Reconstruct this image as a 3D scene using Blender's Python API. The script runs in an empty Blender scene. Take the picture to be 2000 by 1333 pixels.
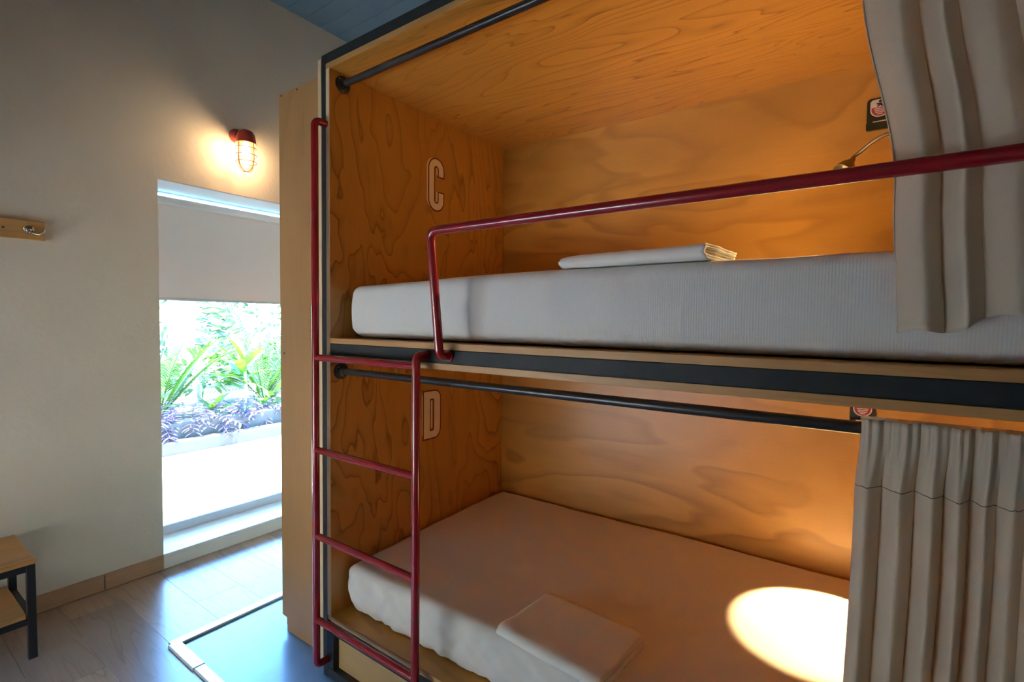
import bpy, bmesh, math, random
from mathutils import Vector, Matrix, noise
PI = math.pi
random.seed(7)
scene = bpy.context.scene
COL = scene.collection

# ------------------------------------------------------------------ camera
yaw, pit, rol, FPX = 0.6211, -0.0394, 0.0113, 970.0
CAM = Vector((1.5213, -1.0375, 1.2891))
fwd = Vector((-math.sin(yaw)*math.cos(pit), math.cos(yaw)*math.cos(pit), math.sin(pit)))
rgt = Vector((math.cos(yaw), math.sin(yaw), 0)); upv = rgt.cross(fwd)
r2 = math.cos(rol)*rgt + math.sin(rol)*upv; u2 = -math.sin(rol)*rgt + math.cos(rol)*upv
cd = bpy.data.cameras.new('camera'); cam = bpy.data.objects.new('camera', cd); COL.objects.link(cam)
cd.sensor_width = 36; cd.lens = FPX/2000*36; cd.clip_start = 0.02; cd.clip_end = 200
m = Matrix((r2, u2, -fwd)).transposed().to_4x4(); m.translation = CAM; cam.matrix_world = m
scene.camera = cam

# ------------------------------------------------------------------ world, sun, exposure
SKY_STRENGTH, SUN_STRENGTH = 3.2, 30.0
READ_W, BULB = 25.0, 110.0
w = bpy.data.worlds.new('sky'); scene.world = w; w.use_nodes = True
nt = w.node_tree; nt.nodes.clear()
sky = nt.nodes.new('ShaderNodeTexSky'); sky.sky_type = 'NISHITA'; sky.sun_disc = False
sky.sun_elevation = math.radians(58); sky.sun_rotation = math.radians(200); sky.air_density = 1.0; sky.dust_density = 0.6; sky.ozone_density = 1.5
bg = nt.nodes.new('ShaderNodeBackground'); bg.inputs['Strength'].default_value = SKY_STRENGTH
wo = nt.nodes.new('ShaderNodeOutputWorld')
wb = nt.nodes.new('ShaderNodeVectorMath'); wb.operation = 'MULTIPLY'; wb.inputs[1].default_value = (.54, .90, 1.18)   # white balance of the photograph
nt.links.new(sky.outputs[0], wb.inputs[0]); nt.links.new(wb.outputs[0], bg.inputs[0]); nt.links.new(bg.outputs[0], wo.inputs[0])
sd = bpy.data.lights.new('sun', 'SUN'); sd.energy = SUN_STRENGTH; sd.angle = math.radians(0.6); sd.color = (1.0, .93, .82)
sun = bpy.data.objects.new('sun', sd); COL.objects.link(sun)
sun.rotation_euler = Vector((-0.08, -0.20, -0.97)).to_track_quat('-Z', 'Y').to_euler()
def portal(name, loc, direction, sx, sy):
    ld = bpy.data.lights.new(name, 'AREA'); ld.shape = 'RECTANGLE'; ld.size = sx; ld.size_y = sy; ld.cycles.is_portal = True
    o = bpy.data.objects.new(name, ld); COL.objects.link(o); o.location = loc
    o.rotation_euler = Vector(direction).to_track_quat('-Z', 'Y').to_euler(); return o
portal('window_portal', (-1.72, .47, 1.03), (1, 0, 0), 1.9, 1.0)
portal('window_portal', (-.5, -2.47, .55), (0, 1, 0), 1.6, 1.0)
vs = scene.view_settings
vs.view_transform = 'Standard'; vs.look = 'None'; vs.gamma = 1; vs.exposure = 1.30; vs.use_curve_mapping = False
scene.cycles.use_denoising = True
scene.cycles.max_bounces = 12; scene.cycles.diffuse_bounces = 8; scene.cycles.sample_clamp_indirect = 8

# ------------------------------------------------------------------ helpers
class MB:
    def __init__(s): s.v = []; s.f = []
    def add(s, v, f):
        n = len(s.v); s.v += [tuple(p) for p in v]; s.f += [tuple(i+n for i in q) for q in f]; return s
    def box(s, x0, x1, y0, y1, z0, z1):
        v = [(x, y, z) for x in (x0, x1) for y in (y0, y1) for z in (z0, z1)]
        return s.add(v, [(0,1,3,2),(4,6,7,5),(0,4,5,1),(2,3,7,6),(0,2,6,4),(1,5,7,3)])
    def rbox(s, x0, x1, y0, y1, z0, z1, b=.002):
        b = min(b, (x1-x0)*.45, (y1-y0)*.45, (z1-z0)*.45)
        bm = bmesh.new(); bmesh.ops.create_cube(bm, size=1)
        for q in bm.verts:
            q.co = Vector(((x0+x1)/2+q.co.x*(x1-x0), (y0+y1)/2+q.co.y*(y1-y0), (z0+z1)/2+q.co.z*(z1-z0)))
        bmesh.ops.bevel(bm, geom=list(bm.edges), offset=b, segments=2, profile=.5, affect='EDGES')
        bm.verts.index_update()
        s.add([q.co[:] for q in bm.verts], [[q.index for q in f.verts] for f in bm.faces]); bm.free(); return s
    def tube(s, pts, r, seg=16, cap=True):
        pts = [Vector(p) for p in pts]; n = len(pts); rr = r if isinstance(r, (list, tuple)) else [r]*n
        t0 = (pts[1]-pts[0]).normalized(); a = Vector((0,0,1)) if abs(t0.z) < .9 else Vector((1,0,0))
        nr = (a - t0*a.dot(t0)).normalized(); V = []; F = []
        for i, p in enumerate(pts):
            if i == 0: t = t0
            elif i == n-1: t = (pts[-1]-pts[-2]).normalized()
            else: t = ((pts[i+1]-p).normalized() + (p-pts[i-1]).normalized()).normalized()
            nr = (nr - t*nr.dot(t)).normalized(); b = t.cross(nr)
            for k in range(seg):
                q = 2*PI*k/seg; V.append(p + rr[i]*(math.cos(q)*nr + math.sin(q)*b))
        for i in range(n-1):
            for k in range(seg):
                k2 = (k+1) % seg; F.append((i*seg+k, i*seg+k2, (i+1)*seg+k2, (i+1)*seg+k))
        if cap: F.append(tuple(range(seg))[::-1]); F.append(tuple((n-1)*seg+k for k in range(seg)))
        return s.add(V, F)
    def lathe(s, prof, center, axis=(0,0,1), seg=32):
        c = Vector(center); ax = Vector(axis).normalized()
        a = Vector((1,0,0)) if abs(ax.x) < .9 else Vector((0,1,0)); e1 = (a-ax*a.dot(ax)).normalized(); e2 = ax.cross(e1)
        V = []; F = []; n = len(prof)
        for r, h in prof:
            for k in range(seg):
                q = 2*PI*k/seg; V.append(c + ax*h + max(r, 1e-5)*(math.cos(q)*e1+math.sin(q)*e2))
        for i in range(n-1):
            for k in range(seg):
                k2 = (k+1) % seg; F.append((i*seg+k, i*seg+k2, (i+1)*seg+k2, (i+1)*seg+k))
        return s.add(V, F)
    def build(s, name, mat, parent=None, smooth=False, merge=False):
        me = bpy.data.meshes.new(name); me.from_pydata(s.v, [], s.f)
        bm = bmesh.new(); bm.from_mesh(me)
        if merge: bmesh.ops.remove_doubles(bm, verts=bm.verts, dist=1e-5)
        bmesh.ops.recalc_face_normals(bm, faces=bm.faces); bm.to_mesh(me); bm.free()
        if smooth:
            me.polygons.foreach_set('use_smooth', [True]*len(me.polygons))
            try: me.set_sharp_from_angle(angle=math.radians(40))
            except Exception: pass
        o = bpy.data.objects.new(name, me); COL.objects.link(o)
        if mat: me.materials.append(mat)
        if parent: o.parent = parent; o.matrix_parent_inverse = Matrix.Translation(-parent.location)
        return o
def tag(o, label=None, cat=None, group=None, kind=None):
    if label: o['label'] = label
    if cat: o['category'] = cat
    if group: o['group'] = group
    if kind: o['kind'] = kind
    return o
def empty(name, loc, label, cat, group=None, kind=None):
    o = bpy.data.objects.new(name, None); COL.objects.link(o); o.location = loc; o.empty_display_size = .05
    return tag(o, label, cat, group, kind)
def fillet(pts, r, n=8):
    pts = [Vector(p) for p in pts]; out = [pts[0]]
    for i in range(1, len(pts)-1):
        p = pts[i]; a = (pts[i-1]-p); b = (pts[i+1]-p); rr = min(r, a.length*.49, b.length*.49)
        a.normalize(); b.normalize(); p0 = p+a*rr; p1 = p+b*rr
        for k in range(n+1):
            t = k/n; out.append((1-t)**2*p0 + 2*t*(1-t)*p + t*t*p1)
    out.append(pts[-1]); return out
def nz(x, y, z, s=1.0): return noise.noise(Vector((x*s, y*s, z*s)))

# ------------------------------------------------------------------ materials
def newmat(name):
    mt = bpy.data.materials.new(name); mt.use_nodes = True
    return mt, mt.node_tree, mt.node_tree.nodes['Principled BSDF']
def N(nt, t, **kw):
    n = nt.nodes.new(t)
    for k, v in kw.items():
        if k in n.inputs.keys(): n.inputs[k].default_value = v
        else: setattr(n, k, v)
    return n
def simple(name, col, rough=.5, metal=0, spec=.5, nscale=None, namt=.08, bump=0, bscale=200, coat=0):
    mt, nt, b = newmat(name); L = nt.links.new
    b.inputs['Base Color'].default_value = (*col, 1); b.inputs['Roughness'].default_value = rough
    b.inputs['Metallic'].default_value = metal; b.inputs['Specular IOR Level'].default_value = spec
    b.inputs['Coat Weight'].default_value = coat; b.inputs['Coat Roughness'].default_value = .15
    tc = N(nt, 'ShaderNodeTexCoord')
    if nscale:
        n = N(nt, 'ShaderNodeTexNoise', Scale=nscale, Detail=4.0); L(tc.outputs['Object'], n.inputs['Vector'])
        r = N(nt, 'ShaderNodeMapRange'); r.inputs['From Min'].default_value = .3; r.inputs['From Max'].default_value = .7
        r.inputs['To Min'].default_value = 1-namt; r.inputs['To Max'].default_value = 1+namt; L(n.outputs['Fac'], r.inputs['Value'])
        mx = N(nt, 'ShaderNodeVectorMath', operation='SCALE'); mx.inputs[0].default_value = col; L(r.outputs[0], mx.inputs['Scale'])
        L(mx.outputs[0], b.inputs['Base Color'])
    if bump:
        n2 = N(nt, 'ShaderNodeTexNoise', Scale=bscale, Detail=3.0); L(tc.outputs['Object'], n2.inputs['Vector'])
        bp = N(nt, 'ShaderNodeBump', Strength=bump, Distance=.002); L(n2.outputs['Fac'], bp.inputs['Height']); L(bp.outputs[0], b.inputs['Normal'])
    return mt
def wood(name, light, dark, axis='x', rings=11, across=3.0, along=.55, line=.5, rough=.38, offset=(0,0,0), streak=.12, blotch=.10, coat=.15, ramp=((.55, .93), (.86, .62), (.93, .0), (.975, .55))):
    """plywood veneer: contour lines of a stretched noise (cathedral figure) plus fine pores"""
    mt, nt, b = newmat(name); L = nt.links.new
    tc = N(nt, 'ShaderNodeTexCoord'); sc = [across]*3; sc['xyz'.index(axis)] = along
    mp = N(nt, 'ShaderNodeMapping'); mp.inputs['Scale'].default_value = sc; mp.inputs['Location'].default_value = offset
    L(tc.outputs['Object'], mp.inputs['Vector'])
    n = N(nt, 'ShaderNodeTexNoise', Scale=1.0, Detail=3.2, Roughness=.48, Distortion=.4); L(mp.outputs[0], n.inputs['Vector'])
    mu = N(nt, 'ShaderNodeMath', operation='MULTIPLY'); mu.inputs[1].default_value = rings; L(n.outputs['Fac'], mu.inputs[0])
    fr = N(nt, 'ShaderNodeMath', operation='FRACT'); L(mu.outputs[0], fr.inputs[0])
    rp = N(nt, 'ShaderNodeValToRGB'); L(fr.outputs[0], rp.inputs[0]); e = rp.color_ramp.elements
    e[0].position = 0; e[0].color = (1,1,1,1); e[1].position = 1; e[1].color = (1,1,1,1)
    for p, c in ramp:
        q = e.new(p); q.color = (c,c,c,1)
    # fade the lines with a second noise so that the figure comes and goes
    mp3 = N(nt, 'ShaderNodeMapping'); s3 = [2.2]*3; s3['xyz'.index(axis)] = 1.0; mp3.inputs['Scale'].default_value = s3; mp3.inputs['Location'].default_value = (3.1,5.2,1.7)
    L(tc.outputs['Object'], mp3.inputs['Vector'])
    n3 = N(nt, 'ShaderNodeTexNoise', Scale=1.2, Detail=3.0); L(mp3.outputs[0], n3.inputs['Vector'])
    r3 = N(nt, 'ShaderNodeMapRange'); r3.inputs['From Min'].default_value = .35; r3.inputs['From Max'].default_value = .65
    r3.inputs['To Min'].default_value = line*.35; r3.inputs['To Max'].default_value = line; L(n3.outputs['Fac'], r3.inputs['Value'])
    inv = N(nt, 'ShaderNodeMath', operation='SUBTRACT'); inv.inputs[0].default_value = 1.0; L(rp.outputs[0], inv.inputs[1])
    lf = N(nt, 'ShaderNodeMath', operation='MULTIPLY'); L(inv.outputs[0], lf.inputs[0]); L(r3.outputs[0], lf.inputs[1])
    mp2 = N(nt, 'ShaderNodeMapping'); s2 = [170.0]*3; s2['xyz'.index(axis)] = 6.0; mp2.inputs['Scale'].default_value = s2; L(tc.outputs['Object'], mp2.inputs['Vector'])
    n2 = N(nt, 'ShaderNodeTexNoise', Scale=1.0, Detail=3.0); L(mp2.outputs[0], n2.inputs['Vector'])
    st = N(nt, 'ShaderNodeMapRange'); st.inputs['From Min'].default_value = .35; st.inputs['From Max'].default_value = .75
    st.inputs['To Min'].default_value = 0; st.inputs['To Max'].default_value = streak; L(n2.outputs['Fac'], st.inputs['Value'])
    ad = N(nt, 'ShaderNodeMath', operation='ADD', use_clamp=True); L(lf.outputs[0], ad.inputs[0]); L(st.outputs[0], ad.inputs[1])
    mx = N(nt, 'ShaderNodeMix', data_type='RGBA'); mx.inputs['A'].default_value = (*light, 1); mx.inputs['B'].default_value = (*dark, 1)
    L(ad.outputs[0], mx.inputs['Factor'])
    bl = N(nt, 'ShaderNodeMapRange'); bl.inputs['From Min'].default_value = .3; bl.inputs['From Max'].default_value = .7
    bl.inputs['To Min'].default_value = 1-blotch; bl.inputs['To Max'].default_value = 1+blotch; L(n3.outputs['Fac'], bl.inputs['Value'])
    mx2 = N(nt, 'ShaderNodeVectorMath', operation='SCALE'); L(mx.outputs['Result'], mx2.inputs[0]); L(bl.outputs[0], mx2.inputs['Scale'])
    L(mx2.outputs[0], b.inputs['Base Color'])
    b.inputs['Roughness'].default_value = rough; b.inputs['Coat Weight'].default_value = coat; b.inputs['Coat Roughness'].default_value = .3
    bp = N(nt, 'ShaderNodeBump', Strength=.15, Distance=.001); L(ad.outputs[0], bp.inputs['Height']); L(bp.outputs[0], b.inputs['Normal'])
    return mt
def cloth(name, col, rough=.9, weave=900, strength=.25, trans=0.0, stripe=None, soft=.06):
    mt, nt, b = newmat(name); L = nt.links.new
    b.inputs['Roughness'].default_value = rough; b.inputs['Specular IOR Level'].default_value = .15
    b.inputs['Sheen Weight'].default_value = .15; b.inputs['Sheen Roughness'].default_value = .5
    tc = N(nt, 'ShaderNodeTexCoord')
    n = N(nt, 'ShaderNodeTexNoise', Scale=6.0, Detail=5.0); L(tc.outputs['Object'], n.inputs['Vector'])
    r = N(nt, 'ShaderNodeMapRange'); r.inputs['To Min'].default_value = 1-soft; r.inputs['To Max'].default_value = 1+soft; L(n.outputs['Fac'], r.inputs['Value'])
    mx = N(nt, 'ShaderNodeVectorMath', operation='SCALE'); mx.inputs[0].default_value = col; L(r.outputs[0], mx.inputs['Scale'])
    L(mx.outputs[0], b.inputs['Base Color'])
    n2 = N(nt, 'ShaderNodeTexNoise', Scale=weave, Detail=2.0); L(tc.outputs['Object'], n2.inputs['Vector'])
    h = n2.outputs['Fac']
    if stripe:
        wv = N(nt, 'ShaderNodeTexWave', Scale=stripe, Distortion=.3); wv.bands_direction = 'X'; L(tc.outputs['Object'], wv.inputs['Vector'])
        a = N(nt, 'ShaderNodeMath', operation='ADD'); L(h, a.inputs[0]); L(wv.outputs['Fac'], a.inputs[1]); h = a.outputs[0]
    bp = N(nt, 'ShaderNodeBump', Strength=strength, Distance=.0015); L(h, bp.inputs['Height']); L(bp.outputs[0], b.inputs['Normal'])
    if trans:
        out = nt.nodes['Material Output']; t = N(nt, 'ShaderNodeBsdfTranslucent'); L(mx.outputs[0], t.inputs['Color'])
        ms = N(nt, 'ShaderNodeMixShader'); ms.inputs[0].default_value = trans; L(b.outputs[0], ms.inputs[1]); L(t.outputs[0], ms.inputs[2]); L(ms.outputs[0], out.inputs['Surface'])
    return mt
def glassy(name, tint=(1,1,1), refl=1.0):
    mt = bpy.data.materials.new(name); mt.use_nodes = True; nt = mt.node_tree; nt.nodes.clear(); L = nt.links.new
    o = N(nt, 'ShaderNodeOutputMaterial'); t = N(nt, 'ShaderNodeBsdfTransparent'); t.inputs[0].default_value = (*tint, 1)
    g = N(nt, 'ShaderNodeBsdfGlossy'); g.inputs['Roughness'].default_value = .02
    f = N(nt, 'ShaderNodeFresnel', IOR=1.45); ms = N(nt, 'ShaderNodeMixShader')
    mu = N(nt, 'ShaderNodeMath', operation='MULTIPLY'); mu.inputs[1].default_value = refl; L(f.outputs[0], mu.inputs[0])
    L(mu.outputs[0], ms.inputs[0]); L(t.outputs[0], ms.inputs[1]); L(g.outputs[0], ms.inputs[2]); L(ms.outputs[0], o.inputs['Surface'])
    return mt
def emit(name, col, s):
    mt = bpy.data.materials.new(name); mt.use_nodes = True; nt = mt.node_tree; nt.nodes.clear()
    o = N(nt, 'ShaderNodeOutputMaterial'); e = N(nt, 'ShaderNodeEmission', Strength=s); e.inputs['Color'].default_value = (*col, 1)
    nt.links.new(e.outputs[0], o.inputs['Surface']); return mt
def leafmat(name, c1, c2, trans=.35):
    mt, nt, b = newmat(name); L = nt.links.new
    tc = N(nt, 'ShaderNodeTexCoord'); n = N(nt, 'ShaderNodeTexNoise', Scale=9.0, Detail=2.0); L(tc.outputs['Object'], n.inputs['Vector'])
    mx = N(nt, 'ShaderNodeMix', data_type='RGBA'); mx.inputs['A'].default_value = (*c1, 1); mx.inputs['B'].default_value = (*c2, 1)
    r = N(nt, 'ShaderNodeMapRange'); r.inputs['From Min'].default_value = .35; r.inputs['From Max'].default_value = .65; L(n.outputs['Fac'], r.inputs['Value']); L(r.outputs[0], mx.inputs['Factor'])
    L(mx.outputs['Result'], b.inputs['Base Color']); b.inputs['Roughness'].default_value = .45
    out = nt.nodes['Material Output']; t = N(nt, 'ShaderNodeBsdfTranslucent'); L(mx.outputs['Result'], t.inputs['Color'])
    ms = N(nt, 'ShaderNodeMixShader'); ms.inputs[0].default_value = trans; L(b.outputs[0], ms.inputs[1]); L(t.outputs[0], ms.inputs[2]); L(ms.outputs[0], out.inputs['Surface'])
    return mt

PLY_L, PLY_D = (.62, .30, .055), (.24, .085, .010)
M = {}
M['plaster'] = simple('plaster', (.63, .575, .485), .8, spec=.2, nscale=3.0, namt=.035, bump=.7, bscale=45)
M['ceiling_paint'] = simple('ceiling_paint', (.12, .205, .285), .55, nscale=8, namt=.06)
M['floor_base'] = simple('floor_base', (.10, .075, .06), .8)
def plankmats():
    out = []
    for i, (k, t) in enumerate(((1.0, 0), (.86, .02), (1.12, -.01), (.93, .01))):
        out.append(wood('laminate_%d' % i, (.36*k, .245*k+t*.3, .175*k+t), (.17*k, .11*k, .08*k), 'x', rings=9, across=7.0, along=.9, line=.8, rough=.28, offset=(i*3.3, i*1.7, 0), streak=.30, blotch=.12, coat=.6))
    return out
M['planks'] = plankmats()
M['screed'] = simple('screed', (.165, .26, .34), .28, nscale=7, namt=.12, bump=.05, bscale=30, coat=.5)
M['alu'] = simple('aluminium_trim', (.80, .80, .78), .32, metal=.35, nscale=20, namt=.05)
M['base_tile'] = wood('base_tile', (.42, .25, .14), (.27, .15, .08), 'y', rings=6, across=14, along=1.0, line=.4, rough=.5, streak=.3)
M['grout'] = simple('grout', (.55, .42, .32), .9)
M['white_paint'] = simple('white_paint', (.80, .81, .80), .5, nscale=6, namt=.03)
M['white_tile'] = simple('white_tile', (.78, .78, .75), .35, nscale=5, namt=.03)
M['frame_white'] = simple('frame_white', (.62, .66, .70), .35, nscale=8, namt=.03)
M['pane'] = glassy('pane_glass', (.97, .985, .98))
M['blind'] = cloth('blind_fabric', (.70, .58, .49), .8, 700, .1, trans=.22, soft=.02)
M['blind_box'] = simple('blind_cassette', (.86, .89, .92), .35, nscale=8, namt=.02)
M['side_ply'] = wood('side_plywood', PLY_L, PLY_D, 'z', rings=15, across=3.0, along=1.15, line=.85, offset=(.3, .15, .2))
M['back_ply'] = wood('back_plywood', (.60, .295, .055), PLY_D, 'x', rings=9, across=2.6, along=.8, line=.6, offset=(1.7, .4, 2.2), streak=.08, blotch=.22, ramp=((.30, .95), (.60, .62), (.84, .1), (.95, .6)))
M['top_ply'] = wood('top_plywood', (.63, .30, .055), PLY_D, 'x', rings=26, across=3.6, along=.62, line=.85, offset=(.6, 2.3, .1))
M['edge_ply'] = wood('edge_plywood', (.54, .29, .10), (.34, .16, .045), 'x', rings=6, across=9, along=.7, line=.5, rough=.5, streak=.25)
M['edge_ply_z'] = wood('edge_plywood_upright', (.68, .49, .30), (.48, .31, .16), 'z', rings=5, across=9, along=.7, line=.3, rough=.5, streak=.2)
M['locker_ply'] = wood('locker_plywood', (.41, .222, .086), (.28, .14, .052), 'z', rings=6, across=2.0, along=.6, line=.4, rough=.42, streak=.2, offset=(4, 1, 0))
M['pine'] = wood('pine', (.54, .33, .13), (.34, .18, .06), 'x', rings=7, across=6, along=.7, line=.55, rough=.5, streak=.2)
M['hook_wood'] = wood('hook_wood', (.52, .29, .10), (.32, .16, .05), 'y', rings=6, across=9, along=.8, line=.5, rough=.45, streak=.2)
M['bench_wood'] = wood('bench_wood', (.52, .27, .085), (.26, .12, .03), 'y', rings=8, across=9, along=.8, line=.9, rough=.45, streak=.25)
M['dark_steel'] = simple('dark_steel', (.022, .027, .030), .55, spec=.3, nscale=30, namt=.15, bump=.06, bscale=150)
M['black_steel'] = simple('black_steel', (.014, .015, .017), .35, nscale=30, namt=.1)
M['red'] = simple('red_enamel', (.30, .010, .018), .2, nscale=12, namt=.1, coat=.5)
M['rod'] = simple('rod_steel', (.022, .025, .03), .3, nscale=25, namt=.15, coat=.2)
M['lamp_red'] = simple('lamp_red', (.42, .05, .025), .35, nscale=12, namt=.06, coat=.2)
M['cage'] = simple('cage_wire', (.30, .10, .03), .4, metal=.4)
M['jar'] = glassy('jar_glass', (1, .98, .94), .5)
M['bulb'] = emit('bulb_glow', (1, .68, .36), BULB)
M['knit'] = cloth('knit_cover', (.70, .70, .69), .9, 700, .25, stripe=60, soft=.03)
M['sheet'] = cloth('bed_sheet', (.74, .71, .67), .85, 900, .12, soft=.03)
M['towel'] = cloth('towel_cloth', (.80, .78, .73), .95, 420, .35, soft=.03)
M['linen'] = cloth('curtain_linen', (.78, .69, .555), .9, 520, .35, trans=.22, soft=.05)
M['thread'] = simple('thread', (.16, .14, .11), .9)
M['letter_fill'] = simple('letter_cream', (.95, .82, .64), .6, nscale=30, namt=.03)
M['letter_red'] = simple('letter_red', (.22, .010, .008), .6)
M['plastic_black'] = simple('black_plastic', (.018, .024, .016), .3, nscale=20, namt=.1)
M['label_white'] = simple('label_white', (.72, .62, .55), .6)
M['label_red'] = simple('label_red', (.40, .04, .03), .6)
M['brass'] = simple('lamp_metal', (.30, .24, .15), .35, metal=.8, nscale=20, namt=.05)
M['reflector'] = emit('lamp_lens', (1, .62, .25), .35)
M['chrome'] = simple('hook_metal', (.40, .38, .34), .25, metal=.9)
M['screw'] = simple('screw_black', (.02, .016, .012), .5)
M['paving'] = simple('paving', (.52, .51, .49), .8, nscale=4, namt=.05, bump=.2, bscale=60)
M['sky_block_render'] = simple('sky_block_render', (.46, .38, .27), .85, nscale=3, namt=.06)
M['sand'] = simple('sandy_ground', (.50, .42, .31), .9, nscale=2, namt=.1)
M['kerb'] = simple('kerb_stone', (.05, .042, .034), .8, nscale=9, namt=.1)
M['planter'] = simple('planter_dark', (.016, .017, .018), .6, nscale=9, namt=.2)
M['soil'] = simple('soil', (.06, .045, .03), .95, nscale=20, namt=.3)
M['leaf'] = leafmat('leaf_green', (.045, .13, .012), (.085, .19, .025))
M['leaf_lime'] = leafmat('leaf_lime', (.045, .16, .008), (.085, .20, .012))
M['leaf_palm'] = leafmat('leaf_palm', (.045, .13, .012), (.085, .18, .022))
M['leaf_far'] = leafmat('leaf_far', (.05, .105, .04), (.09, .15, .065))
M['leaf_purple'] = leafmat('leaf_purple', (.075, .05, .115), (.135, .10, .18))
M['bark'] = simple('bark', (.30, .27, .24), .9, nscale=8, namt=.15)
M['stem'] = simple('stem', (.36, .40, .16), .7, nscale=8, namt=.1)

# ------------------------------------------------------------------ room shell
XW, YB, YF, XR, ZC = -1.37, 1.14, -2.35, 3.0, 3.141      # inner faces
TW = .31
fl = tag(MB().box(XW-TW, XR+.2, YF-.2, YB+.2, -.12, -.012).build('floor', M['floor_base']), 'brown wood-effect laminate floor between bench and window', 'floor', kind='structure')
PWID = .19; y = -2.35; row = 0
shared = {}
while y < YB:
    x = -1.37 - (row*0.47 % 1.22)
    while x < XR:
        x0, x1 = max(x, XW), min(x+1.22, XR); y0, y1 = y, min(y+PWID, YB)
        # the screed inset takes x > -.665 and y > -.255
        segs = []
        if y1 <= -.255 or x1 <= -.665: segs = [(x0, x1, y0, y1)]
        else:
            if x0 < -.665: segs.append((x0, -.665, y0, y1))
            if y0 < -.255: segs.append((max(x0, -.665), x1, y0, -.255))
        for a, b_, c, d in segs:
            if b_-a > .01 and d-c > .01:
                MB().rbox(a+.0003, b_-.0003, c+.0003, d-.0003, -.012, 0, .0006).build('plank', random.choice(M['planks']), fl)
        x += 1.22
    y += PWID; row += 1
tag(MB().box(-.665, XR, -.255, YB, -.0119, -.002).build('floor_inset', M['screed']), 'blue-grey smooth floor area beneath the bunk bed', 'floor', kind='structure')
def strip_prof(name, segs, label, par=None):
    e = tag(MB().rbox(*segs[0], .003).build(name, M['alu']), label, 'trim', kind='structure')
    for s in segs[1:]: MB().rbox(*s, .003).build('strip_piece', M['alu'], e)
    return e
strip_prof('trim_1', [(-.685, -.642, -.265, 1.0, -.001, .008)], 'pale metal floor strip running from the window side to the wardrobe')
strip_prof('trim_2', [(-.66, -.44, -.275, -.232, -.001, .010), (-.436, 1.2, -.272, -.235, -.001, .010)], 'pale metal floor strip running along the front of the bunk bed')

WY0, WY1, WZ1, SILL = -.038, .97, 1.98, .076
wl = MB()
wl.box(XW-TW, XW, YF-.2, WY0, -.1, ZC+.1).box(XW-TW, XW, WY1, YB+.2, -.1, ZC+.1).box(XW-TW, XW, WY0, WY1, WZ1, ZC+.1).box(XW-TW, XW-.02, WY0, WY1, -.1, SILL-.02)
tag(wl.build('wall_left', M['plaster']), 'off-white plastered wall with the tall window and the caged lamp', 'wall', kind='structure')
tag(MB().box(XW-TW, XR+.2, YB, YB+.2, -.1, ZC+.1).build('wall_back', M['plaster']), 'plastered wall behind the bunk bed', 'wall', kind='structure')
B0, B1, BZ0, BZ1 = -1.3, .3, .05, 1.05
wf = MB().box(XW-TW, B0, YF-.2, YF, -.1, ZC+.1).box(B1, XR+.2, YF-.2, YF, -.1, ZC+.1).box(B0, B1, YF-.2, YF, BZ1, ZC+.1).box(B0, B1, YF-.2, YF, -.1, BZ0)
tag(wf.build('wall_front', M['plaster']), 'plastered wall behind the camera with a second window', 'wall', kind='structure')
tag(MB().box(XR, XR+.2, YF-.2, YB+.2, -.1, ZC+.1).build('wall_right', M['plaster']), 'plastered wall at the right end of the room', 'wall', kind='structure')
ce = tag(MB().box(XW-TW, XR+.2, YF-.2, YB+.2, ZC+.012, ZC+.15).build('ceiling', M['ceiling_paint']), 'blue-grey painted boarded ceiling', 'ceiling', kind='structure')
y = YF
while y < YB-.01:
    y1 = min(y+.115, YB); MB().rbox(XW, XR, y+.001, y1-.001, ZC, ZC+.013, .004).build('board', M['ceiling_paint'], ce); y = y1
# window 1 (left wall): sill step, frame, pane
w1 = empty('window_1', (XW-TW, .46, SILL), 'tall fixed window in a white frame overlooking the garden', 'window', kind='structure')
MB().rbox(XW-TW, XW+.001, WY0, WY1, SILL-.02, SILL, .004).build('window_sill', M['white_tile'], w1)
MB().rbox(XW-.018, XW+.002, WY0, WY1, 0, SILL-.019, .002).build('sill_riser', M['white_tile'], w1)
fm = MB(); fx0, fx1 = -1.672, -1.628
fm.rbox(fx0, fx1, WY0, WY1, SILL, .128, .004); fm.rbox(fx0, fx1, WY0, WY1, WZ1-.012, WZ1, .003)
fm.rbox(fx0, fx1, WY0, WY0+.03, .125, WZ1-.011, .004); fm.rbox(fx0, fx1, WY1-.03, WY1, .125, WZ1-.011, .004)
fm.build('window_frame', M['frame_white'], w1)
MB().box(-1.653, -1.647, WY0+.028, WY1-.028, .126, WZ1-.011).build('pane', M['pane'], w1)
# painted reveal lining
MB().rbox(XW-TW, XW-.002, WY0, WY1, WZ1-.004, WZ1-.0005, .001).build('soffit', M['white_paint'], w1)
# window 2 (behind the camera)
w2 = empty('window_2', (-.35, YF-.1, BZ0), 'white framed window behind the camera', 'window', kind='structure')
fm = MB(); a, b_ = YF-.12, YF-.07
fm.rbox(B0, B1, a, b_, BZ0, BZ0+.05); fm.rbox(B0, B1, a, b_, BZ1-.05, BZ1)
for xx in (B0, (B0+B1)/2-.025, B1-.05): fm.rbox(xx, xx+.05, a, b_, BZ0+.048, BZ1-.048)
fm.build('window_frame', M['frame_white'], w2)
for p, q in ((B0+.05, (B0+B1)/2-.025), ((B0+B1)/2+.025, B1-.05)):
    MB().box(p, q, YF-.098, YF-.092, BZ0+.05, BZ1-.05).build('pane', M['pane'], w2)
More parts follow.
